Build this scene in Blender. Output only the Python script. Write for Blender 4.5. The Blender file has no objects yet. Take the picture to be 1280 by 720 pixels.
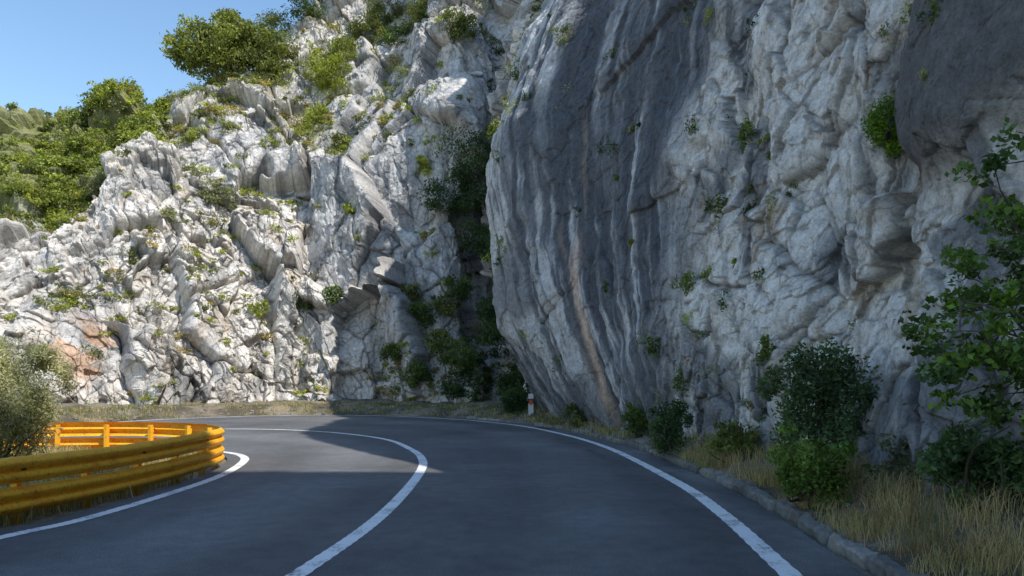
import bpy, math, numpy as np
from mathutils import Vector
rng=np.random.default_rng(11)
sc=bpy.context.scene

# ------------------------------------------------------------ noise
def hsh(i,j,k,s):
    i=i.astype(np.uint32);j=j.astype(np.uint32);k=k.astype(np.uint32)
    h=i*np.uint32(374761393)+j*np.uint32(668265263)+k*np.uint32(2147483647-1234567)+np.uint32((s*974634777+12345)&0xffffffff)
    h^=h>>np.uint32(13); h*=np.uint32(1274126177); h^=h>>np.uint32(16); h*=np.uint32(2246822519); h^=h>>np.uint32(15)
    return h
def h01(h): return (h&np.uint32(0xffffff)).astype(np.float32)/np.float32(16777216)
def vnoise(p,s=0):
    f=np.floor(p); w=(p-f).astype(np.float32); f=f.astype(np.int64)
    w=w*w*(3-2*w); r=0
    for a in (0,1):
        for b in (0,1):
            for c in (0,1):
                wt=(w[...,0] if a else 1-w[...,0])*(w[...,1] if b else 1-w[...,1])*(w[...,2] if c else 1-w[...,2])
                r=r+wt*h01(hsh(f[...,0]+a,f[...,1]+b,f[...,2]+c,s))
    return r
def fbm(p,o=4,s=0,g=.5):
    r=0;a=1;t=0
    for i in range(o):
        r=r+a*vnoise(p*(2.03**i)+i*7.3,s+i); t+=a; a*=g
    return r/t
def worley(p,s=0):
    b=np.floor(p-.5).astype(np.int64)
    n=p.shape[:-1]
    d1=np.full(n,9,np.float32); d2=np.full(n,9,np.float32); idh=np.zeros(n,np.uint32); dl=np.zeros(n+(3,),np.float32)
    for a in (0,1):
        for bb in (0,1):
            for c in (0,1):
                i=b[...,0]+a;j=b[...,1]+bb;k=b[...,2]+c
                h=hsh(i,j,k,s)
                jx=((h&np.uint32(1023)).astype(np.float32)/1023-.5)*.85+.5
                jy=(((h>>np.uint32(10))&np.uint32(1023)).astype(np.float32)/1023-.5)*.85+.5
                jz=(((h>>np.uint32(20))&np.uint32(1023)).astype(np.float32)/1023-.5)*.85+.5
                dx=p[...,0]-(i+jx);dy=p[...,1]-(j+jy);dz=p[...,2]-(k+jz)
                d=np.sqrt(dx*dx+dy*dy+dz*dz).astype(np.float32)
                m=d<d1
                d2=np.where(m,d1,np.minimum(d2,d)); d1=np.where(m,d,d1); idh=np.where(m,h,idh)
                dl=np.where(m[...,None],np.stack([dx,dy,dz],-1),dl).astype(np.float32)
    return d1,d2,idh,dl
def facets(p,s,tilt=1.0,rnd=.03):
    d1,d2,h,dl=worley(p,s)
    h2=h*np.uint32(2654435761); h3=h2^(h2>>np.uint32(15)); h3=h3*np.uint32(2246822519)
    a=h01(h3); g=np.stack([h01(h3>>np.uint32(3)),h01((h3*np.uint32(3266489917))>>np.uint32(5)),h01((h3*np.uint32(668265263))>>np.uint32(7))],-1)-.5
    e=d2-d1
    v=((a*.7)+tilt*2*(dl*g).sum(-1))*(1-.6*np.exp(-e/rnd))-.3
    return v,e,a
def sstep(a,b,x):
    t=np.clip((x-a)/(b-a),0,1); return t*t*(3-2*t)
def mix(a,b,t): return a+(b-a)*t

# ------------------------------------------------------------ mesh helpers
def mk(name,V,F,mat,col=None,smooth=False,parent=None,mi=None):
    V=np.asarray(V,np.float32).reshape(-1,3); F=np.asarray(F,np.int32); k=F.shape[1]
    me=bpy.data.meshes.new(name); me.vertices.add(len(V)); me.vertices.foreach_set('co',V.ravel())
    me.loops.add(F.size); me.loops.foreach_set('vertex_index',F.ravel())
    me.polygons.add(len(F)); me.polygons.foreach_set('loop_start',np.arange(0,F.size,k,dtype=np.int32))
    if smooth: me.polygons.foreach_set('use_smooth',np.ones(len(F),bool))
    else: me.polygons.foreach_set('use_smooth',np.zeros(len(F),bool))
    for m in (mat if isinstance(mat,list) else [mat]): me.materials.append(m)
    if mi is not None: me.polygons.foreach_set('material_index',np.asarray(mi,np.int32))
    me.update(calc_edges=True)
    if col is not None:
        c=np.ones((len(V),4),np.float32); c[:,:3]=np.asarray(col).reshape(-1,3)
        at=me.color_attributes.new('Col','FLOAT_COLOR','POINT'); at.data.foreach_set('color',c.ravel())
    ob=bpy.data.objects.new(name,me); sc.collection.objects.link(ob)
    if parent: ob.parent=parent
    return ob
def empty(name,loc=(0,0,0)):
    e=bpy.data.objects.new(name,None); sc.collection.objects.link(e); return e
def gridF(a,b,flip=False):
    i=np.arange(a-1)[:,None]*b+np.arange(b-1)[None]
    F=np.stack([i,i+b,i+b+1,i+1],-1).reshape(-1,4)
    return F[:,::-1] if flip else F
def cr(P,u):
    P=np.asarray(P,float); n=len(P); i=np.clip(np.floor(u).astype(int),0,n-2); t=(u-i).reshape((-1,)+(1,)*(P.ndim-1))
    p0=P[np.maximum(i-1,0)];p1=P[i];p2=P[i+1];p3=P[np.minimum(i+2,n-1)]
    return .5*(2*p1+(p2-p0)*t+(2*p0-5*p1+4*p2-p3)*t*t+(3*p1-p0-3*p2+p3)*t**3)
def curve(P,step=.1):
    P=np.asarray(P,float); q=cr(P,np.linspace(0,len(P)-1,len(P)*80))
    L=np.r_[0,np.cumsum(np.linalg.norm(np.diff(q,axis=0),axis=1))]
    s=np.linspace(0,L[-1],int(L[-1]/step)+1)
    return np.stack([np.interp(s,L,q[:,k]) for k in range(q.shape[1])],-1)
def nrm2(c):
    t=np.gradient(c[:,:2],axis=0); t/=np.linalg.norm(t,axis=1)[:,None]+1e-9
    return np.stack([t[:,1],-t[:,0]],-1)
def tube(P,R,n=7):
    P=np.asarray(P,float); R=np.asarray(R,float); T=np.gradient(P,axis=0); T/=np.linalg.norm(T,axis=1)[:,None]
    up=np.array([.3,.2,.93]); A=np.cross(T,up); A/=np.linalg.norm(A,axis=1)[:,None]+1e-9; B=np.cross(T,A)
    a=np.linspace(0,2*np.pi,n+1); 
    V=P[:,None]+R[:,None,None]*(np.cos(a)[None,:,None]*A[:,None]+np.sin(a)[None,:,None]*B[:,None])
    return V.reshape(-1,3),gridF(len(P),n+1)
class Acc:
    def __init__(s): s.V=[];s.F=[];s.C=[];s.n=0
    def add(s,V,F,C):
        V=np.asarray(V).reshape(-1,3); C=np.broadcast_to(np.asarray(C,float).reshape(-1,3),(len(V),3)) if np.asarray(C).size==3 else np.asarray(C).reshape(-1,3)
        s.V.append(V);s.F.append(np.asarray(F)+s.n);s.C.append(C);s.n+=len(V)
    def make(s,name,mat,**k): return mk(name,np.concatenate(s.V),np.concatenate(s.F),mat,col=np.concatenate(s.C),**k)

# ------------------------------------------------------------ materials
def newmat(name):
    m=bpy.data.materials.new(name); m.use_nodes=True; nt=m.node_tree; b=nt.nodes['Principled BSDF']; return m,nt,b
def nd(nt,t,ins={},**p):
    n=nt.nodes.new(t)
    for k,v in p.items(): setattr(n,k,v)
    for k,v in ins.items():
        if isinstance(v,bpy.types.NodeSocket): nt.links.new(v,n.inputs[k])
        else: n.inputs[k].default_value=v
    return n
def ramp(nt,fac,stops):
    r=nt.nodes.new('ShaderNodeValToRGB'); nt.links.new(fac,r.inputs[0]); e=r.color_ramp.elements
    while len(e)<len(stops): e.new(.5)
    for x,(p,c) in zip(e,stops):
        x.position=p; x.color=(c,c,c,1) if not hasattr(c,'__len__') else tuple(c)+(1,)
    return r.outputs[0]
def mul(nt,a,b,f=1.0,bt='MULTIPLY'):
    n=nt.nodes.new('ShaderNodeMix'); n.data_type='RGBA'; n.blend_type=bt
    for s,v in ((n.inputs[0],f),(n.inputs[6],a),(n.inputs[7],b)):
        if isinstance(v,bpy.types.NodeSocket): nt.links.new(v,s)
        else: s.default_value=v
    return n.outputs[2]
def coords(nt): return nt.nodes.new('ShaderNodeTexCoord').outputs['Object']
def noise(nt,co,scale,detail=6,rough=.6): return nd(nt,'ShaderNodeTexNoise',{'Vector':co,'Scale':scale,'Detail':detail,'Roughness':rough}).outputs[0]
def bump(nt,h,st,dist,b,prev=None):
    n=nd(nt,'ShaderNodeBump',{'Height':h,'Strength':st,'Distance':dist})
    if prev: nt.links.new(prev,n.inputs['Normal'])
    if b: nt.links.new(n.outputs[0],b.inputs['Normal'])
    return n.outputs[0]
def attr(nt,n='Col'): return nd(nt,'ShaderNodeAttribute',attribute_name=n).outputs[0]

def M_rock():
    m,nt,b=newmat('limestone'); co=coords(nt)
    n1=noise(nt,co,4.5,8,.78)
    c=mul(nt,attr(nt),ramp(nt,n1,[(.3,.55),(.5,1.0),(.7,1.32)]))
    n2=noise(nt,co,23,4,.75)
    c=mul(nt,c,ramp(nt,n2,[(.3,.72),(.5,1.0),(.7,1.2)]))
    nt.links.new(c,b.inputs['Base Color']); b.inputs['Roughness'].default_value=.92; b.inputs['Specular IOR Level'].default_value=.2
    bump(nt,n1,1.0,.09,b)
    return m
def M_leaf(name='foliage',tr=.3):
    m,nt,b=newmat(name); c=attr(nt)
    nt.links.new(c,b.inputs['Base Color']); b.inputs['Roughness'].default_value=.55; b.inputs['Specular IOR Level'].default_value=.3
    t=nd(nt,'ShaderNodeBsdfTranslucent',{'Color':mul(nt,c,(1.4,1.5,.6,1))})
    mx=nd(nt,'ShaderNodeMixShader',{0:tr,1:b.outputs[0],2:t.outputs[0]})
    nt.links.new(mx.outputs[0],nt.nodes['Material Output'].inputs[0]); return m
def M_vc(name,rough=.9,sc_=20,amp=.25,bs=.3,bd=.01):
    m,nt,b=newmat(name); co=coords(nt); n=noise(nt,co,sc_,5,.65)
    nt.links.new(mul(nt,attr(nt),ramp(nt,n,[(.25,1-amp*1.6),(.75,1+amp)])),b.inputs['Base Color'])
    b.inputs['Roughness'].default_value=rough; bump(nt,n,bs,bd,b); return m
def M_asphalt():
    m,nt,b=newmat('asphalt'); co=coords(nt)
    n1=noise(nt,co,.35,4,.6); n2=noise(nt,co,75,4,.85); n3=noise(nt,co,4,5,.7)
    c=ramp(nt,n2,[(.34,(.052,.053,.055)),(.5,(.112,.113,.115)),(.64,(.25,.25,.245))])
    c=mul(nt,c,ramp(nt,n1,[(.3,.72),(.7,1.28)])); c=mul(nt,c,ramp(nt,n3,[(.3,.78),(.7,1.2)]))
    c=mul(nt,c,attr(nt))
    nt.links.new(c,b.inputs['Base Color']); b.inputs['Roughness'].default_value=.72; b.inputs['Specular IOR Level'].default_value=.4
    bump(nt,n2,.6,.008,b); return m
def M_paint():
    m,nt,b=newmat('road_paint'); co=coords(nt)
    n=noise(nt,co,30,5,.75); n2=noise(nt,co,2.5,3,.6)
    s=nd(nt,'ShaderNodeMath',{0:n,1:n2},operation='ADD').outputs[0]
    c=ramp(nt,s,[(.74,(.14,.14,.14)),(.83,(.5,.5,.5)),(.94,(.78,.79,.79)),(1.,(.85,.85,.84))])
    nt.links.new(c,b.inputs['Base Color']); b.inputs['Roughness'].default_value=.6; bump(nt,n,.3,.003,b); return m
def M_yellow():
    m,nt,b=newmat('yellow_paint'); co=coords(nt)
    n=noise(nt,co,3.5,7,.7); n2=noise(nt,co,25,5,.75)
    c=ramp(nt,n,[(.3,(.80,.31,.012)),(.48,(1.,.47,.02)),(.7,(1.,.56,.03))])
    c=mul(nt,c,ramp(nt,n2,[(.34,.15),(.41,.85),(.6,1.)]))
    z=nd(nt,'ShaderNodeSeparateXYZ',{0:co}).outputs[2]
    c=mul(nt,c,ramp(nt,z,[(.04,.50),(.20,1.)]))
    nt.links.new(c,b.inputs['Base Color']); b.inputs['Roughness'].default_value=.6; bump(nt,n2,.2,.004,b); return m
def M_plain(name,c,r=.6):
    m,nt,b=newmat(name); co=coords(nt)
    nt.links.new(mul(nt,tuple(c)+(1,),ramp(nt,noise(nt,co,15,5,.6),[(.3,.7),(.7,1.1)])),b.inputs['Base Color']); b.inputs['Roughness'].default_value=r; return m
def M_ground():
    m,nt,b=newmat('dry_soil'); co=coords(nt); n=noise(nt,co,1.2,6,.7); n2=noise(nt,co,18,5,.7)
    c=ramp(nt,n,[(.3,(.10,.09,.055)),(.5,(.24,.20,.13)),(.7,(.34,.29,.21))])
    c=mul(nt,c,ramp(nt,n2,[(.3,.6),(.7,1.25)]))
    nt.links.new(c,b.inputs['Base Color']); b.inputs['Roughness'].default_value=.95; bump(nt,n2,.8,.05,b); return m
ROCK=M_rock(); LEAF=M_leaf(); DRY=M_leaf('dry_grass',.25); ASPH=M_asphalt(); PAINT=M_paint(); YEL=M_yellow(); SOIL=M_ground()
BARK=M_vc('bark',.9,30,.3,.6,.01); CONC=M_vc('weathered_concrete',.9,12,.3,.5,.02)
WHITE=M_plain('white_plastic',(.75,.75,.74),.45); RED=M_plain('red_reflector',(.65,.08,.02),.3); BLACK=M_plain('black_plastic',(.03,.03,.03),.5)

# ------------------------------------------------------------ ground and road
mk('ground',[(-700,-700,-.04),(700,-700,-.04),(700,900,-.04),(-700,900,-.04)],[[0,1,2,3]],SOIL)
OUT=[(-9,-26),(-4,-16),(-.6,-8),(1.2,-2),(2.0,2.5),(2.33,5.69),(2.6,8.53),(2.68,11.4),(2.4,17.1),(1.55,22),(0,26.8),(-2.95,31.4),(-7.4,34.6),(-11.6,34.6),(-14.9,32.0),(-16.9,28.0),(-18.2,23),(-19,16),(-19.3,6),(-19.3,-6)]
CEN=[(-13,-24),(-8,-14),(-4.8,-7),(-3,-1),(-2.1,3),(-1.8,5.69),(-1.62,7.6),(-1.58,9.6),(-1.67,12.4),(-1.89,14.4),(-2.44,16.6),(-3.7,19.8),(-5.8,22.4),(-8.1,23.9),(-10.6,24.2),(-13.2,23.0),(-15.3,20),(-16.2,15),(-16.4,6),(-16.4,-6)]
INN=[(-17,-22),(-12,-12),(-8.8,-5),(-6.9,1),(-5.9,4.6),(-5.33,7.1),(-5.08,8.03),(-5.0,9.75),(-5.06,11.67),(-5.36,13.4),(-5.8,14.8),(-6.5,15.8),(-7.6,16.5),(-9.2,16.8),(-11,16.4),(-12.5,15.2),(-13.2,13),(-13.4,9),(-13.5,6),(-13.5,-6)]
N=700
cv=[cr(np.array(P,float),np.linspace(0,19,N)) for P in (OUT,CEN,INN)]
no=nrm2(cv[0]); ni=nrm2(cv[2])
oe=cv[0]-no*-.62; ie=cv[2]-ni*.35
nl=60; lat=np.linspace(0,1,nl)
V=np.zeros((N,nl,3)); V[...,:2]=ie[:,None]*(1-lat[None,:,None])+oe[:,None]*lat[None,:,None]
t=lat*2; lane=t-np.floor(np.minimum(t,1.999)); tone=1+.20*np.exp(-((lane-.5)/.16)**2)-.14*np.exp(-((lane-.27)/.09)**2)-.14*np.exp(-((lane-.75)/.09)**2)
tone=np.broadcast_to(tone[None],(N,nl)).copy()
grit=fbm(V*np.array([1.5,.6,1]),4,400)
tone=np.where((lat>.93)[None],mix(.65,1.25,sstep(.35,.65,grit)),tone)
tone=tone*(1+.35*(fbm(V*.5,4,401)-.5))
# dark scuff marks beside the outer line
sc1=np.exp(-((lat-.86)/.02)**2)[None]*sstep(11,13,V[...,1])*(1-sstep(18,20,V[...,1]))*sstep(.45,.6,fbm(V*np.array([3.,.8,1]),3,405))
tone=tone*(1-.5*sc1)
tc=np.repeat(tone.reshape(-1,1),3,1)
mk('road',V,gridF(N,nl,True),ASPH,col=tc)
def line(c,w):
    n=nrm2(c); q=np.zeros((len(c),3,3)); wob=.006*np.sin(np.arange(len(c))*1.7)
    for k,s in enumerate((-.5,0,.5)): q[:,k,:2]=c+n*(w*s+(wob[:,None] if s else 0))
    q[...,2]=.004; return q
for nm,c,w in (('edge_line',cv[0],.19),('centre_line',cv[1],.17),('edge_line',cv[2],.17)):
    q=line(c,w); mk(nm,q,gridF(len(q),3,False),PAINT)
# kerb
kc=curve(np.array(OUT)[2:12],.05); kn=nrm2(kc); kc=kc+kn*.72
s=np.arange(len(kc))*.05; j=(s%.9); joint=np.where((j<.05),1.,0)
blk=np.floor(s/.9).astype(int); hh=rng.uniform(-.04,.02,blk.max()+1)[blk]; ox=rng.uniform(-.03,.03,blk.max()+1)[blk]; bt=rng.uniform(.6,1.2,blk.max()+1)[blk]
prof=[(0,-.05),(0.0,.07),(.025,.10),(.13,.11),(.16,.08),(.16,-.05)]
q=np.zeros((len(kc),len(prof),3))
for k,(a,z) in enumerate(prof):
    P3=np.c_[kc*5,np.full(len(kc),k*1.7)]
    nn=(fbm(P3,3,5)-.5)*.09
    q[:,k,:2]=kc+kn*(a+ox+nn+joint*.03*(1 if a<.05 else -1))[:,None]; q[:,k,2]=z+(hh+nn-joint*.05)*(z>0)
kcol=mix(np.array([.12,.11,.095]),np.array([.36,.345,.32]),fbm(q*3,3,9)[...,None])*(1-.5*joint[:,None,None])*bt[:,None,None]
mk('kerb',q,gridF(*q.shape[:2],False),CONC,col=kcol)
# verge
vc=curve(np.array(OUT)[2:],.12); vn=nrm2(vc); W=np.linspace(0,1,46)
q=np.zeros((len(vc),46,3)); off=.86+W**1.2*5.5
q[...,:2]=vc[:,None]+vn[:,None]*off[None,:,None]
far=sstep(20,30,vc[:,1])
q[...,2]=.07-.04*far[:,None]+(.30*sstep(0,.35,W)+.35*W)[None]*1.0+(fbm(q*1.6,4,3)-.5)*.25*sstep(0,.15,W)[None]
q[:,0,2]=-.03
ql=fbm(q*.9+3,4,6)[...,None]
gc=mix(np.array([.11,.09,.06]),np.array([.30,.25,.18]),sstep(.3,.7,ql))
VERGE=q
mk('verge',q,gridF(*q.shape[:2],False),M_vc('verge_soil',.95,14,.4,.9,.04),col=gc,smooth=True)

# ------------------------------------------------------------ cliff
cols=[  # unseen upper crest on the right is raised to shade the road
((-33,25),(-.7,.7),[(0,0),(.7,2.5),(3,5.5),(6,8.8),(10,12.2),(15,15.6),(24,19.3),(36,13)]),
((-23.6,31.5),(-.45,.89),[(0,0),(.7,3),(2,6),(5,9.2),(9,12.5),(13.5,15.9),(21,20),(33,13)]),
((-20.3,34),(-.3,.95),[(0,0),(.6,3.5),(2,7),(4,10.2),(7.5,14),(11,17.5),(16,21.2),(28,15)]),
((-16.5,37),(-.2,.98),[(0,0),(.8,3.6),(2.4,7.6),(4.8,11.8),(7.5,16),(10.5,20.4),(15,24),(27,18)]),
((-12.2,40),(-.1,1),[(0,0),(.6,4),(1.8,8.4),(3.6,13),(6.5,18),(10,25),(14,34),(26,38)]),
((-8,40),(0,1),[(0,0),(.6,4.8),(1.2,10),(2.4,15.5),(5.4,20.5),(9,28),(12,38),(24,44)]),
((-3.6,38),(0,1),[(0,0),(.6,3.6),(1.8,8),(2.4,13),(3.6,19),(7,27),(11,37),(23,44)]),
((-1.3,38.5),(.1,1),[(0,0),(1.5,2.5),(3.5,5.5),(4.5,10),(5,15.5),(7,25),(11,37),(23,44)]),
((1.2,34.5),(.5,.85),[(0,0),(0,3),(.6,6),(.8,10),(1.2,15),(2.5,23),(6,34),(18,42)]),
((1.8,29.5),(1,.2),[(0,0),(-1.3,2),(-2.3,4.3),(-2.6,8),(-2.5,12.2),(-.6,17),(4,25),(14,36)]),
((3.2,22),(1,.1),[(0,0),(-.7,2),(-1,4.4),(-.9,7.5),(-.2,11),(1.7,16),(6,24),(14,37)]),
((4.1,16.5),(1,0),[(0,0),(-.3,1.8),(-.2,3.8),(.1,6.5),(.8,10),(2.6,16),(6,25),(14,38)]),
((4.7,12.5),(1,0),[(0,0),(0,1.7),(.1,3.5),(.4,6),(1,9.3),(3,16),(6,26),(14,38)]),
((4.9,9.5),(1,0),[(0,0),(.1,1.5),(.2,3.2),(.4,5.5),(1,8.5),(3,16),(6,26),(14,38)]),
((5.0,7.2),(1,0),[(0,0),(.1,1.4),(.2,3),(.0,5),(.6,8),(2.5,14),(6,23),(14,34)]),
((5.3,5),(1,0),[(0,0),(.1,1.5),(.2,3),(.3,5),(.8,8),(2.5,12),(6,17),(14,30)]),  # out-of-view crest lowered as a notch, letting sun slivers onto the road
((5.4,1.5),(1,-.1),[(0,0),(.2,1.5),(.4,3),(.6,5),(1.2,8),(3,13),(6,19),(14,25)]),  # rest of the unseen notch, shaped to let sunlight through
((5,-5),(1,-.3),[(0,0),(.2,2),(.4,4),(.8,7),(1.6,11),(3,18),(6,30),(14,42)]),
((2.5,-13),(1,-.4),[(0,0),(.2,2),(.4,4),(.8,7),(1.6,12),(3,18),(6,28),(14,42)]),
((-2,-24),(1,-.5),[(0,0),(.2,2),(.4,4),(.8,7),(1.6,12),(3,18),(6,28),(14,42)]),
]
CP=np.array([[(b[0]+n[0]*o,b[1]+n[1]*o,h-(.4 if k==0 else 0)) for k,(o,h) in enumerate(pr)] for b,n,pr in cols])
cnt=[50,130,140,140,125,105,70,60,50,160,180,190,200,220,120,50,30,30,25]
us=np.concatenate([np.arange(c)/c+i for i,c in enumerate(cnt)]+[np.array([19.])])
ts=np.concatenate([np.linspace(0,6.2,660,endpoint=False),np.linspace(6.2,7,25)])
G=cr(np.swapaxes(CP,0,1),ts)
G=cr(np.swapaxes(G,0,1),us).astype(np.float32)
UU=np.broadcast_to(us[:,None],G.shape[:2]).astype(np.float32); TT=np.broadcast_to(ts[None],G.shape[:2]).astype(np.float32)
def normals(G):
    n=np.cross(np.gradient(G,axis=0),np.gradient(G,axis=1)); return n/(np.linalg.norm(n,axis=-1,keepdims=True)+1e-9)
Nn=normals(G)
p=G
warp=np.stack([fbm(p*.5,3,21),fbm(p*.5,3,31),fbm(p*.5,3,41)],-1)-.5
warp2=np.stack([vnoise(p*2.5,22),vnoise(p*2.5,32),vnoise(p*2.5,42)],-1)-.5
mA=1-sstep(8.0,8.9,UU)
pw=p+warp*mix(.5,1.2,mA)[...,None]+warp2*.06
A1=np.array([[.95,.1,.30],[-.1,1.,.1],[-.22,-.1,.62]],np.float32)
pa=pw@A1.T
mD=sstep(8.3,8.9,UU)*(1-sstep(10.7,11.3,UU+.35*(fbm(p*.4,3,77)-.5)*2))
mF=sstep(13.05,13.3,UU+.12*(TT-4)+.5*(fbm(p*.8,2,78)-.5))*sstep(2.3,2.7,TT+.3*(UU-13.5)*-1)
mE=np.clip(1-mA-mD,0,1)
un=UU+.8*(fbm(p*.25,2,79)-.5); tn=TT+1.2*(fbm(p*.25,2,80)-.5)
mB=sstep(4.0,4.3,un+.2*tn-.5)*(1-sstep(6.6,7.2,un))*sstep(.8,1.3,tn)*(1-sstep(4.5,5.2,tn))
mS=sstep(.54,.60,fbm(p*.22,2,180))*mA*.8
mB=np.maximum(mB,mS)
def w(a,bb,d,e): return mA*mix(a,bb,mB)+mD*d+mE*mix(e,e*.25,mF)
D=0
v1,e1,i1=facets(pa/4.2,1,.8); D=D+v1*w(2.2,2.0,.30,.15)
v2,e2,i2=facets(pa/1.9+3,2,.9); D=D+v2*w(.85,.28,.09,.45)
v3,e3,i3=facets(pa/.85+7,3,.9); D=D+v3*w(.36,.07,.05,.20)
v4,e4,i4=facets(pa/.38+9,4,1.); D=D+v4*w(.16,.045,.03,.09)
v5,e5,i5=facets(pa/.17+9,5,1.1); D=D+v5*w(.05,.02,.014,.045)
st_u=UU+.16*TT
stp=np.stack([st_u*7+warp[...,0]*.8,TT*.3,warp[...,1]*.5],-1)
stk=fbm(stp,4,51,.6); stk2=fbm(stp*np.array([3.3,1.3,1.]),4,61,.6)
D=D+mD*((stk-.5)*.30+(stk2-.5)*.12)
rid=1-np.abs(fbm(p*np.array([1.1,1.1,.5]),4,73)-.5)*4
D=D+(rid-.5)*w(.10,.16,.12,.10)
D=D+(fbm(p*.45,3,72)-.5)*w(.4,.5,.55,.5)
D=D*sstep(-.3,.25,TT)
D=D+mA*.5*(1-sstep(0,.8,TT))*fbm(p*.6,3,81)
G2=G+Nn*D[...,None]
G2[...,0]-=.35*mF*sstep(2.3,2.8,TT)
N2=normals(G2)
# colour
g1=fbm(p*.22+5,4,91); g2=fbm(pw*.9,4,92); g3=fbm(p*np.array([1.6,1.6,.35]),4,93)
white=np.array([.80,.755,.70]);grey=np.array([.42,.415,.41]);dark=np.array([.118,.125,.14]);tan=np.array([.52,.40,.28])
c=mix(grey,white,sstep(.32,.52,.5*g1+.5*g2+.14*(i2-.5)+.14*(i3-.5))[...,None])
c=mix(c,c*.55,(sstep(.54,.68,g3)*.85)[...,None]*(1-mE)[...,None])
c=mix(c,tan,(sstep(.62,.72,fbm(p*.7,4,94))*.4)[...,None])
cB=mix(np.array([.66,.64,.62]),np.array([.33,.335,.35]),sstep(.4,.62,g3)[...,None]); c=mix(c,cB,(mB*.65)[...,None])
cD=mix(dark,np.array([.32,.325,.335]),sstep(.40,.58,stk*.6+stk2*.4)[...,None]); cD=mix(cD,np.array([.72,.70,.68]),(sstep(.53,.63,stk2*.6+stk*.4+.26*(g1-.5)+.25*(g2-.5)+.08*sstep(9.8,8.9,UU))*.85)[...,None])
cD=mix(cD,np.array([.14,.145,.16]),(sstep(.46,.62,fbm(p*.35,3,190))*.65)[...,None])
ts_=UU+.10*TT-10.20+.015*(warp[...,2]); cD=mix(cD,np.array([.74,.54,.41]),(np.exp(-(ts_/.036)**2)*sstep(.4,.7,TT)*(1-sstep(2.4,2.8,TT))*mix(.8,1,g2))[...,None])
cD=mix(cD,tan*.8,(sstep(.70,.78,fbm(stp*np.array([2.,2.,1.])+9,3,96))*.4)[...,None])
c=mix(c,cD,mD[...,None])
hz=.10*(sstep(.9,1.8,TT)*(1-sstep(3.6,4.4,TT)))-.04
cE=mix(np.array([.38,.38,.385]),np.array([.92,.88,.83]),sstep(.39,.50,.6*fbm(pw*.55,4,97)+.4*g2+.16*(i2-.5)+.14*(i3-.5)+hz)[...,None])
cE=mix(cE,np.array([.21,.215,.23]),(sstep(.52,.64,fbm(p*np.array([1.,1.,.4])*.8,4,98)-hz)*.85)[...,None])
cE=mix(cE,tan,(sstep(.61,.69,fbm(p*1.1,4,99))*.6)[...,None])
cF=mix(np.array([.14,.137,.14]),np.array([.25,.24,.235]),g2[...,None]); cE=mix(cE,cF,mF[...,None])
c=mix(c,cE,mE[...,None])
blob=np.exp(-(((G[...,0]+21.3)/1.3)**2+((G[...,2]-3.2)/1.3)**2))*mA
c=mix(c,np.array([.60,.38,.24]),np.clip(blob*1.5*sstep(.45,.6,g2),0,.8)[...,None])
led=sstep(.62,.85,N2[...,2]+.35*(fbm(p*.8,3,88)-.5))*(.2+.35*mA)
c=mix(c,np.array([.30,.26,.15]),(led*.6)[...,None])
shel=sstep(.53,.61,fbm(p*.28,3,188))*sstep(3.2,4.3,TT)*mA*sstep(.25,.5,N2[...,2])
c=mix(c,np.array([.34,.30,.12]),(shel*.7)[...,None])
crev_shade=np.exp(-e2/.03)*.4+np.exp(-e3/.04)*.4+np.exp(-e4/.05)*.3  # AO-like crevice shading painted into the rock colour along block edges
c=c*(1-np.clip(crev_shade*(1-mD*.75)*(1-mF*.8),0,.7))[...,None]
hill=sstep(3.5,4.1,TT+.5*(g1-.5)*2+(1.2-UU)*.5)*(1-sstep(1.9,2.3,UU))
c=mix(c,np.array([.20,.21,.06]),(hill*.85)[...,None])
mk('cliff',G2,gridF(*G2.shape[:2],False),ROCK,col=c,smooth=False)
GV=G2.reshape(-1,3); GN=N2.reshape(-1,3)
def snap(x,y,z):
    d=((GV-np.array([x,y,z],np.float32))**2).sum(1); i=int(d.argmin()); return GV[i].astype(float),GN[i].astype(float)

# ------------------------------------------------------------ foliage
def leaves(acc,c,r,n,size,col,k=14,spread=.30,asp=.5,up=0.0,yel=.25):
    c=np.asarray(c,float); r=np.broadcast_to(np.asarray(r,float),(3,))
    d=rng.normal(size=(k,3)); d/=np.linalg.norm(d,axis=1)[:,None]
    sub=d*(rng.uniform(.2,1.25,k)**.5)[:,None]*.80
    br=rng.uniform(.55,1.4,k); sr=rng.uniform(.5,1.3,k)
    idx=rng.integers(0,k,n)
    o=rng.normal(size=(n,3)); o/=np.linalg.norm(o,axis=1)[:,None]; o*=(rng.uniform(.05,1.3,n)**.5)[:,None]
    q=sub[idx]+o*spread*sr[idx][:,None]*1.25
    P=c+q*r
    U=rng.normal(size=(n,3)); U[:,2]+=up; U/=np.linalg.norm(U,axis=1)[:,None]
    W=rng.normal(size=(n,3)); W=np.cross(U,W); W/=np.linalg.norm(W,axis=1)[:,None]+1e-9
    s=size*rng.uniform(.6,1.35,n)[:,None]
    V=np.stack([P+U*s,P+W*s*asp,P-U*s,P-W*s*asp],1)
    F=np.arange(4*n).reshape(n,4)
    cc=np.asarray(col)[None]*(br[idx]*rng.uniform(.75,1.25,n))[:,None]
    y=rng.uniform(0,yel,n)[:,None]*br[idx][:,None]; cc=cc*(1-y)+cc*np.array([1.7,1.35,.7])*y
    acc.add(V,F,np.repeat(cc,4,0))
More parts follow.
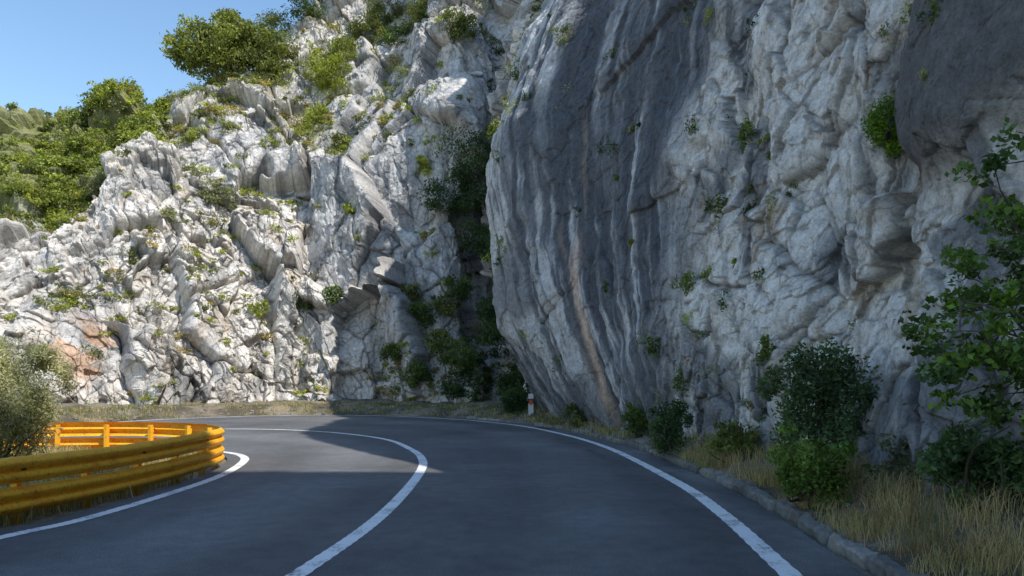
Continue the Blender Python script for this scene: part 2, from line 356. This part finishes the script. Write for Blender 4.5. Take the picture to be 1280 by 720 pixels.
def blades(acc,P,h,wd,col,lean=.5,jit=.3):
    n=len(P); a=rng.uniform(0,2*np.pi,n); u=np.stack([np.cos(a),np.sin(a),0*a],-1)
    b=rng.uniform(0,2*np.pi,n); L=np.stack([np.cos(b),np.sin(b),0*b],-1)*lean*rng.uniform(.1,1,n)[:,None]
    hh=h*rng.uniform(.4,1.2,n)[:,None]; z=np.array([0,0,1.])
    m=P+(z*.6+L*.35)*hh; t_=P+(z*(1-.25*lean)+L)*hh
    V=np.stack([P-u*wd,P+u*wd,m+u*wd*.7,t_,m-u*wd*.7,t_+u*wd*.1],1)
    F=np.concatenate([(np.arange(n)*6)[:,None]+np.array([[0,1,2,4]]),(np.arange(n)*6)[:,None]+np.array([[4,2,5,3]])])
    cc=np.asarray(col)[None]*rng.uniform(1-jit,1+jit,n)[:,None]
    acc.add(V,F,np.repeat(cc,6,0))
OLIVE=(.15,.18,.055);GREEN=(.10,.155,.04);DARKG=(.055,.10,.035);YG=(.29,.33,.06);GREYG=(.24,.26,.15);DRYC=(.52,.41,.21)

def tree(name,base,trunk_pts,radii,crown,col,leafn,size,k=40,spread=.22,bcol=(.12,.10,.08)):
    e=empty(name); A=Acc(); V,F=tube(trunk_pts,radii,9); A.add(V,F,bcol)
    top=np.array(trunk_pts[-1],float); mid=np.array(trunk_pts[len(trunk_pts)//2],float)
    for c,r in crown:
        c=np.array(c,float)
        for _ in range(5):
            tgt=c+rng.normal(size=3)*np.array(r)*.45; st=mid+(top-mid)*rng.uniform(0,1); m=(st+tgt)/2+rng.normal(size=3)*.12*np.linalg.norm(tgt-st)
            pts=cr(np.array([st,m,tgt]),np.linspace(0,2,9)); V,F=tube(pts,np.linspace(radii[-1]*.6,radii[-1]*.12,9),6); A.add(V,F,bcol)
    A.make('trunk',BARK,parent=e,smooth=True)
    L=Acc()
    for c,r in crown: leaves(L,c,r,leafn,size,col,k=k,spread=spread)
    L.make('crown',LEAF,parent=e)
    return e
b,_=snap(-20.0,48.5,22.5); b=b-np.array([0,0,.6])
bx,by,bz=b
tree('oak_tree',b,[b,b+[.2,0,1.0],b+[.1,-.2,1.8],b+[0,-.2,2.8]],[.38,.30,.26,.16],
 [((bx-.8,by-.3,bz+2.7),(3.4,2.8,2.2)),((bx+2.8,by,bz+2.2),(2.6,2.3,1.8)),((bx-2.4,by,bz+3.4),(2.1,2,1.7)),((bx+.8,by,bz+4.2),(2.6,2,1.6))],(.19,.22,.055),5200,.13,k=38,spread=.24)
S=Acc()
spots=[(-26,44,17,1.0,OLIVE),(-18.6,43,13.5,1.0,GREYG),(-20.5,40,10.5,1.0,GREYG),(-25,40,13.5,1.1,GREYG),(-12.5,48,23,1.7,YG),(-10.5,50,27,1.6,OLIVE),(-9,52,29,1.5,OLIVE),(-13.5,47,20,1.1,YG),
(-15.5,51,30,1.8,GREEN),(-17.5,52,29,1.5,OLIVE),(-13,53,32,1.6,GREEN),(-7,46,17.5,.9,YG),(-5.5,44,15,.8,YG),(-2.3,40.5,15,1.9,DARKG),(-2.2,40.2,13.2,1.8,DARKG),(-1.6,40,11,1.5,DARKG),(-1.2,38.5,9,1.4,DARKG),
(-1.5,38,6,1.3,DARKG),(-.6,37,4,1.4,DARKG),(-2.5,37.5,3,1.2,GREEN),(-3.5,37,2,1.1,DARKG),(-5,38,2,.9,GREEN),(-1,35,2,1.0,DARKG),(.1,33,1.6,1.0,DARKG),(.4,31,1.1,.7,DARKG),(-6.5,39,3.4,.8,GREEN),(-.4,36,7,1.2,DARKG),(-4.2,38,4.2,.9,OLIVE),(-2.2,38.5,7.5,1.0,GREEN),
(-5.2,39,5.5,.9,GREEN),(-6.2,39.5,6.5,.7,OLIVE),(-4,38.5,6.3,.8,OLIVE),
(-10.5,40,7,.6,GREEN),(-13,41,6.5,.8,GREEN),(-14.8,39,6.3,.6,YG),(0,30,15.5,.6,GREEN),(-1.3,31,13.2,.5,YG),(7.5,21,17,.8,OLIVE),(-11,44,17,1.0,OLIVE),(-3,42,24,1.3,OLIVE),(2,34,24,1.4,GREEN),(-5.5,47,27,1.5,OLIVE),(3,27,19,.9,OLIVE),(5.2,19.5,14,.6,DARKG),
(-11.5,49,25,1.4,YG),(-8,50,26,1.3,GREEN),(-14.5,49,24.5,1.2,YG),(-16.2,50,26,1.3,OLIVE),(-22,39,8.5,.8,OLIVE),(-9.6,42,12,.7,YG),
(6.5,15,13,.5,GREEN),(6.3,12.5,9.5,.35,OLIVE),(1.5,25,15,.5,OLIVE),(4.2,17,2.6,.35,GREEN),(4.6,15,5.5,.3,OLIVE)]
for x,y,z,r,col in spots:
    q,n=snap(x,y,z); q=q+n*.3*r
    leaves(S,q,(r*1.15,r*.85,r*.85),int(1300*r*r)+200,.08 if y>30 else .045,col,k=22,spread=.30)
idx=rng.integers(0,len(GV),60000); uf=UU.reshape(-1)[idx]; tf=TT.reshape(-1)[idx]; cl=fbm(GV[idx]*.35,3,123); shf=shel.reshape(-1)[idx]
gul=np.exp(-((uf-7.3)/.9)**2)*(tf<4)
pr=np.where(uf<8.8,(GN[idx,2]>.35)*sstep(.38,.58,cl)*.085+gul*.07+(uf>2.4)*(uf<8.5)*(tf>4.3)*.06*sstep(.42,.6,cl)+(uf>5)*(uf<8.6)*(tf<.9)*.06+shf*.18,0)
pr=np.where((uf>=8.8)&(uf<14),(GN[idx,2]>.15)*sstep(.44,.60,cl)*.024+.0014,pr)
pr=pr*(tf<6.3)
sel=rng.uniform(size=len(idx))<pr
for i in idx[sel]:
    u=UU.reshape(-1)[i]; q=GV[i].astype(float)
    if u<8.8:
        r=rng.uniform(.14,.5)*(1.4 if TT.reshape(-1)[i]>4 else 1); n=int(130*r/.3)
        col=[YG,OLIVE,YG,GREYG,(.34,.28,.10)][rng.integers(0,5)]
        if 6.2<u<8.8 : col=[DARKG,GREEN,OLIVE][rng.integers(0,3)]
        leaves(S,q+GN[i]*.1,(r*1.2,r,r*.6),n,.06,col,k=7,spread=.4)
    else:
        dd=max(q[1],6)/20; r=rng.uniform(.08,.3)*dd+.05; leaves(S,q,(r,r,r*1.1),150,.03*dd+.008,[GREEN,YG,DARKG,GREYG][rng.integers(0,4)],k=6,spread=.4)
hm=np.where((hill.reshape(-1)>.4)&(TT.reshape(-1)<6.7))[0]
for i in rng.choice(hm,1000):
    r=rng.uniform(.3,.72); q=GV[i].astype(float)+[0,0,r*.1]
    leaves(S,q,(r*1.4,r*1.1,r*.7),int(260*r)+80,.09,[YG,(.24,.29,.055),OLIVE,(.21,.26,.055)][rng.integers(0,4)],k=8,spread=.38)
S.make('cliff_shrubs',LEAF)

q,n=snap(4.9,9.3,5.2); A=Acc(); leaves(A,q+n*.12+[0,0,-.05],(.30,.30,.38),3600,.024,(.14,.24,.03),k=24,spread=.32,up=.6); A.make('hanging_shrub',LEAF)
for (x,y,z,r,nm) in ((4.4,14,7.0,.28,'wall_fern'),(3.4,15.5,4.0,.35,'wall_fern'),(4.5,12,2.2,.25,'wall_fern'),(3.8,16,1.6,.32,'wall_fern'),(4.9,8.4,6.9,.16,'wall_fern')):
    q,n=snap(x,y,z); A=Acc(); leaves(A,q+n*.05,(r*.8,r*.8,r*1.2),700,.03,(.14,.20,.04),k=9,spread=.36); A.make(nm,LEAF)

def bush(name,c,r,n,size,col,k=30,spread=.26,stems=9,**kw):
    e=empty(name); A=Acc(); c=np.array(c,float); r=np.array(r,float)
    for _ in range(stems):
        tgt=c+rng.normal(size=3)*r*.5; b=np.array([c[0],c[1],c[2]-r[2]])+rng.normal(size=3)*[.06,.06,0]
        pts=cr(np.array([b,(b+tgt)/2+rng.normal(size=3)*.08,tgt]),np.linspace(0,2,8)); V,F=tube(pts,np.linspace(.022,.005,8),5); A.add(V,F,(.10,.085,.06))
    A.make('stems',BARK,parent=e,smooth=True)
    L=Acc(); leaves(L,c,r,n,size,col,k=k,spread=spread,**kw)
    for _ in range(6):
        d=rng.normal(size=3); d[2]=abs(d[2]); d/=np.linalg.norm(d)
        leaves(L,c+d*r*rng.uniform(.85,1.15),r*rng.uniform(.2,.35),n//28,size,col,k=5,spread=.5,**kw)
    L.make('leaves',LEAF,parent=e); return e
bush('olive_bush',(-8.95,11.8,1.15),(1.1,1.0,1.3),32000,.034,(.36,.37,.23),k=80,spread=.24,asp=.28,stems=22,up=.5)
bush('evergreen_shrub',(4.15,9.3,1.35),(.60,.6,.78),7000,.035,(.085,.14,.065),k=24,spread=.34)
bush('evergreen_shrub',(3.55,8.2,.62),(.46,.4,.42),4000,.03,(.13,.21,.045),k=18,spread=.34)
bush('evergreen_shrub',(4.45,6.5,.72),(.50,.5,.42),3400,.035,(.085,.15,.06),k=16,spread=.36)
bush('evergreen_shrub',(4.6,7.8,.55),(.45,.4,.36),2200,.03,(.13,.15,.08),k=14,spread=.36)
bush('evergreen_shrub',(3.25,14.2,.70),(.40,.35,.5),3000,.035,(.06,.11,.04),k=14,spread=.36)
bush('evergreen_shrub',(3.4,18.5,.6),(.4,.4,.45),2200,.04,GREEN,k=14,spread=.36)
bush('evergreen_shrub',(4.0,12.3,.55),(.45,.4,.35),2500,.035,OLIVE,k=14,spread=.36)
bush('evergreen_shrub',(2.2,23.5,.5),(.4,.4,.4),1500,.045,OLIVE,k=12,spread=.36)
bush('evergreen_shrub',(.15,30.2,.75),(.65,.6,.65),2800,.05,DARKG,k=16,spread=.36)
e=empty('fig_tree'); A=Acc(); L=Acc()
root=np.array([5.2,5.9,.4])
for tgt,rr in (((4.3,5.9,3.05),.03),((3.85,5.75,2.35),.03),((3.65,6.0,1.95),.025),((4.2,6.1,2.6),.025),((4.4,5.6,1.5),.025),((4.5,5.8,3.5),.03),((4.4,6.3,2.1),.025),((4.1,5.9,1.9),.025)):
    tgt=np.array(tgt); m=(root+tgt)/2+np.array([.15,0,.35])+rng.normal(size=3)*.1
    pts=cr(np.array([root,m,tgt]),np.linspace(0,2,20))+np.cumsum(rng.normal(size=(20,3))*.012,axis=0); V,F=tube(pts,np.linspace(rr,.006,20),6); A.add(V,F,(.13,.11,.09))
    for _ in range(10):
        i=rng.integers(7,20); b0=pts[i]; t2=b0+rng.normal(size=3)*.20+[-.08,0,.02]
        V,F=tube(np.linspace(b0,t2,5)+rng.normal(size=(5,3))*.01,np.linspace(.008,.003,5),5); A.add(V,F,(.12,.10,.08))
        leaves(L,t2,(.17,.17,.13),75,.036,[(.10,.18,.04),(.07,.13,.035),(.15,.26,.04)][rng.integers(0,3)],k=7,spread=.42,asp=.6)
A.make('branches',BARK,parent=e,smooth=True); L.make('leaves',LEAF,parent=e)

# ------------------------------------------------------------ grass
Gs=Acc()
vv=VERGE.reshape(-1,3)
m=(vv[:,1]>3.5)&(vv[:,1]<14)&(vv[:,0]>2.9)&(vv[:,0]<5.6)
cand=vv[m]; dens=fbm(cand*1.3,3,200)
tf_=cand[rng.uniform(size=len(cand))<sstep(.36,.60,dens)*.65]
for q in tf_:
    n=26; P=q+np.c_[rng.normal(size=(n,2))*.07,np.zeros(n)]
    nearkerb=max(0,min(1,(q[0]-3.0)/1.0))
    blades(Gs,P,.13+.24*nearkerb,.003,[DRYC,(.46,.35,.17),(.22,.21,.08),(.55,.43,.22),(.32,.21,.11)][rng.integers(0,5)],lean=.8)
Gs.make('dry_grass',DRY)
Gs=Acc()
m=(vv[:,1]>=12); cand=vv[m]; dens=fbm(cand*.7,3,201); lim=np.tile(np.linspace(0,1,46),len(vc))[m]
tf_=cand[(rng.uniform(size=len(cand))<sstep(.35,.6,dens)*.22)&(lim<.55)]
for q in tf_:
    n=16; P=q+np.c_[rng.normal(size=(n,2))*.16,np.zeros(n)-.02]
    blades(Gs,P,.20,.010,[DRYC,(.38,.33,.14),(.18,.21,.06),(.14,.18,.05)][rng.integers(0,4)],lean=.7)
Gs.make('roadside_grass',DRY)
RAIL=[(-8.0,1.5),(-6.75,5),(-5.95,7.3),(-5.55,9.3),(-5.42,11.3),(-5.58,12.9),(-6.1,14.0),(-7.0,14.8),(-8.4,15.15),(-10,15.1),(-12,14.6),(-13,13),(-13.2,9)]
Gs=Acc()
P=np.stack([rng.uniform(-13,-5.6,9000),rng.uniform(4,15.2,9000)],-1); rc=curve(RAIL,.2)
from_r=np.array([np.min((rc[:,0]-a)**2+(rc[:,1]-b)**2) for a,b in P])**.5
xr=np.interp(P[:,1],[1.5,5,7.3,9.3,11.3,12.9,14,14.8,15.2],[-8,-6.75,-5.95,-5.55,-5.45,-5.68,-6.2,-7.1,-8.4])
P=P[(P[:,0]<xr-.08)&(from_r>.06)]
P3=np.c_[P,np.full(len(P),-.03)]; dn=fbm(P3*.8,3,300)
for q in P3[rng.uniform(size=len(P3))<sstep(.3,.6,dn)]:
    n=12; pp=q+np.c_[rng.normal(size=(n,2))*.10,np.zeros(n)]
    blades(Gs,pp,.36,.006,[DRYC,(.42,.34,.18),(.2,.22,.08)][rng.integers(0,3)],lean=.6)
Gs.make('island_grass',DRY)
St=Acc()
import bmesh
bm=bmesh.new(); bmesh.ops.create_icosphere(bm,subdivisions=2,radius=1); sv=np.array([v.co[:] for v in bm.verts]); sf=np.array([[v.index for v in f.verts] for f in bm.faces]); bm.free()
cand=VERGE[:,1:30].reshape(-1,3); 
for i in rng.choice(len(cand),1100):
    q=cand[i]; r=rng.uniform(.012,.05)*(1 if q[1]<15 else 2.6); a=rng.uniform(0,7)
    o=sv*(1+.7*(fbm(sv*1.3+i,2,7)-.5)[:,None]*2)*np.array([1,rng.uniform(.6,1),rng.uniform(.4,.8)])*r
    R=np.array([[math.cos(a),-math.sin(a),0],[math.sin(a),math.cos(a),0],[0,0,1]])
    St.add(q+o@R.T,sf,np.array([.26,.235,.20])*rng.uniform(.5,1.2))
St.make('stones',CONC)

# ------------------------------------------------------------ crash barrier
e=empty('crash_barrier'); rc=curve(RAIL,.08); rn=nrm2(rc)
def wprof(z0,h=.31):
    zz=[0,.02,.07,.12,.155,.19,.24,.29,.31]; dd=[.0,.035,.08,.06,.012,.06,.08,.035,.0]
    return [(b,z0+a*h/.31) for a,b in zip(zz,dd)]
for nm,z0 in (('lower_beam',.09),('upper_beam',.44)):
    pf=wprof(z0); s=cr(np.array(pf),np.linspace(0,len(pf)-1,33)); 
    s=np.r_[s,s[::-1]-np.array([.006,0])]
    q=np.zeros((len(rc),len(s),3)); q[...,:2]=rc[:,None]+rn[:,None]*(s[None,:,0:1]+.02); q[...,2]=s[None,:,1]+.008*np.sin(np.arange(len(rc))*.08*1.3)[:,None]
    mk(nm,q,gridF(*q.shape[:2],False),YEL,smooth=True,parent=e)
    J=Acc()
    for k in range(20,len(rc)-6,50):
        sl=slice(k,k+5); q2=np.zeros((5,33,3)); q2[...,:2]=rc[sl,None]+rn[sl,None]*(s[None,:33,0:1]+.028); q2[...,2]=s[None,:33,1]; J.add(q2,gridF(5,33),(1,1,1))
    J.make(nm+'_joints',YEL,parent=e,smooth=True)
Pp=Acc()
def box(acc,c,ax,ay,hx,hy,z0,z1,col=(1,1,1)):
    c=np.array(c);v=[]
    for z in (z0,z1):
        for sx,sy in ((-1,-1),(1,-1),(1,1),(-1,1)): v.append([*(c+ax*hx*sx+ay*hy*sy),z])
    acc.add(v,[[3,2,1,0],[4,5,6,7],[0,1,5,4],[1,2,6,5],[2,3,7,6],[3,0,4,7]],col)
Rf=Acc()
for k in range(8,len(rc)-4,13):
    n=rn[k]; t_=np.array([-n[1],n[0]])
    box(Pp,rc[k]-n*.07,n,t_,.045,.035,-.1,.70); box(Pp,rc[k]-n*.01,n,t_,.02,.022,.20,.30); box(Pp,rc[k]-n*.01,n,t_,.02,.022,.54,.64)
    if (k//13)%2==0: box(Rf,rc[k]+n*.035,n,t_,.012,.03,.57,.62)
Pp.make('posts',YEL,parent=e); Rf.make('reflectors',BLACK,parent=e)

# ------------------------------------------------------------ delineator post
e=empty('delineator_post'); px,py=.80,29.0
def prism(name,prof,z0,z1,mat,s=1.0):
    A=Acc(); k=len(prof); v=[(px+a*s,py+b*s,z) for z in (z0,z1) for a,b in prof]
    F=[[i,(i+1)%k,(i+1)%k+k,i+k] for i in range(k)]; A.add(v,F,(1,1,1))
    A.add([(px+a*s,py+b*s,z1) for a,b in (prof[0],prof[1],prof[2],prof[3])],[[0,1,2,3]],(1,1,1)); A.make(name,mat,parent=e)
pr4=[(-.11,-.05),(.11,-.05),(.09,.05),(-.09,.05)]
prism('body',pr4,-.1,1.15,WHITE); prism('dark_band',pr4,.78,.98,BLACK,1.05); prism('cap',pr4,1.15,1.19,WHITE,.8)
A=Acc(); A.add([(px-.07,py-.062,.72),(px+.07,py-.062,.72),(px+.07,py-.062,.94),(px-.07,py-.062,.94)],[[0,1,2,3]],(1,1,1)); A.make('reflector',RED,parent=e)

# ------------------------------------------------------------ light and camera
el=math.radians(50); az=math.atan2(.8,-.6)
Sd=Vector((math.sin(az)*math.cos(el),math.cos(az)*math.cos(el),math.sin(el)))
L=bpy.data.lights.new('sun','SUN'); L.energy=5; L.angle=math.radians(.5); L.color=(1,.95,.87)
lo=bpy.data.objects.new('sun',L); sc.collection.objects.link(lo); lo.rotation_euler=Sd.to_track_quat('Z','Y').to_euler()
wd=bpy.data.worlds.new('World'); sc.world=wd; wd.use_nodes=True; nt=wd.node_tree; bg=nt.nodes['Background']
sk=nt.nodes.new('ShaderNodeTexSky'); sk.sky_type='NISHITA'; sk.sun_disc=False; sk.sun_elevation=el; sk.sun_rotation=az; sk.altitude=50; sk.air_density=1.4; sk.dust_density=.25; sk.ozone_density=2.6
hs=nt.nodes.new('ShaderNodeHueSaturation'); hs.inputs['Saturation'].default_value=1.08; hs.inputs['Value'].default_value=1.38
nt.links.new(sk.outputs[0],hs.inputs['Color']); nt.links.new(hs.outputs[0],bg.inputs[0]); bg.inputs[1].default_value=.15
cam=bpy.data.cameras.new('camera'); co=bpy.data.objects.new('camera',cam); sc.collection.objects.link(co); sc.camera=co
cam.lens=24; cam.sensor_width=36; co.location=(0,0,1.6); co.rotation_euler=(math.radians(90),0,0); cam.shift_y=120/1280; cam.clip_end=3000; cam.clip_start=.05
sc.view_settings.view_transform='Standard'; sc.view_settings.look='None'; sc.view_settings.exposure=0
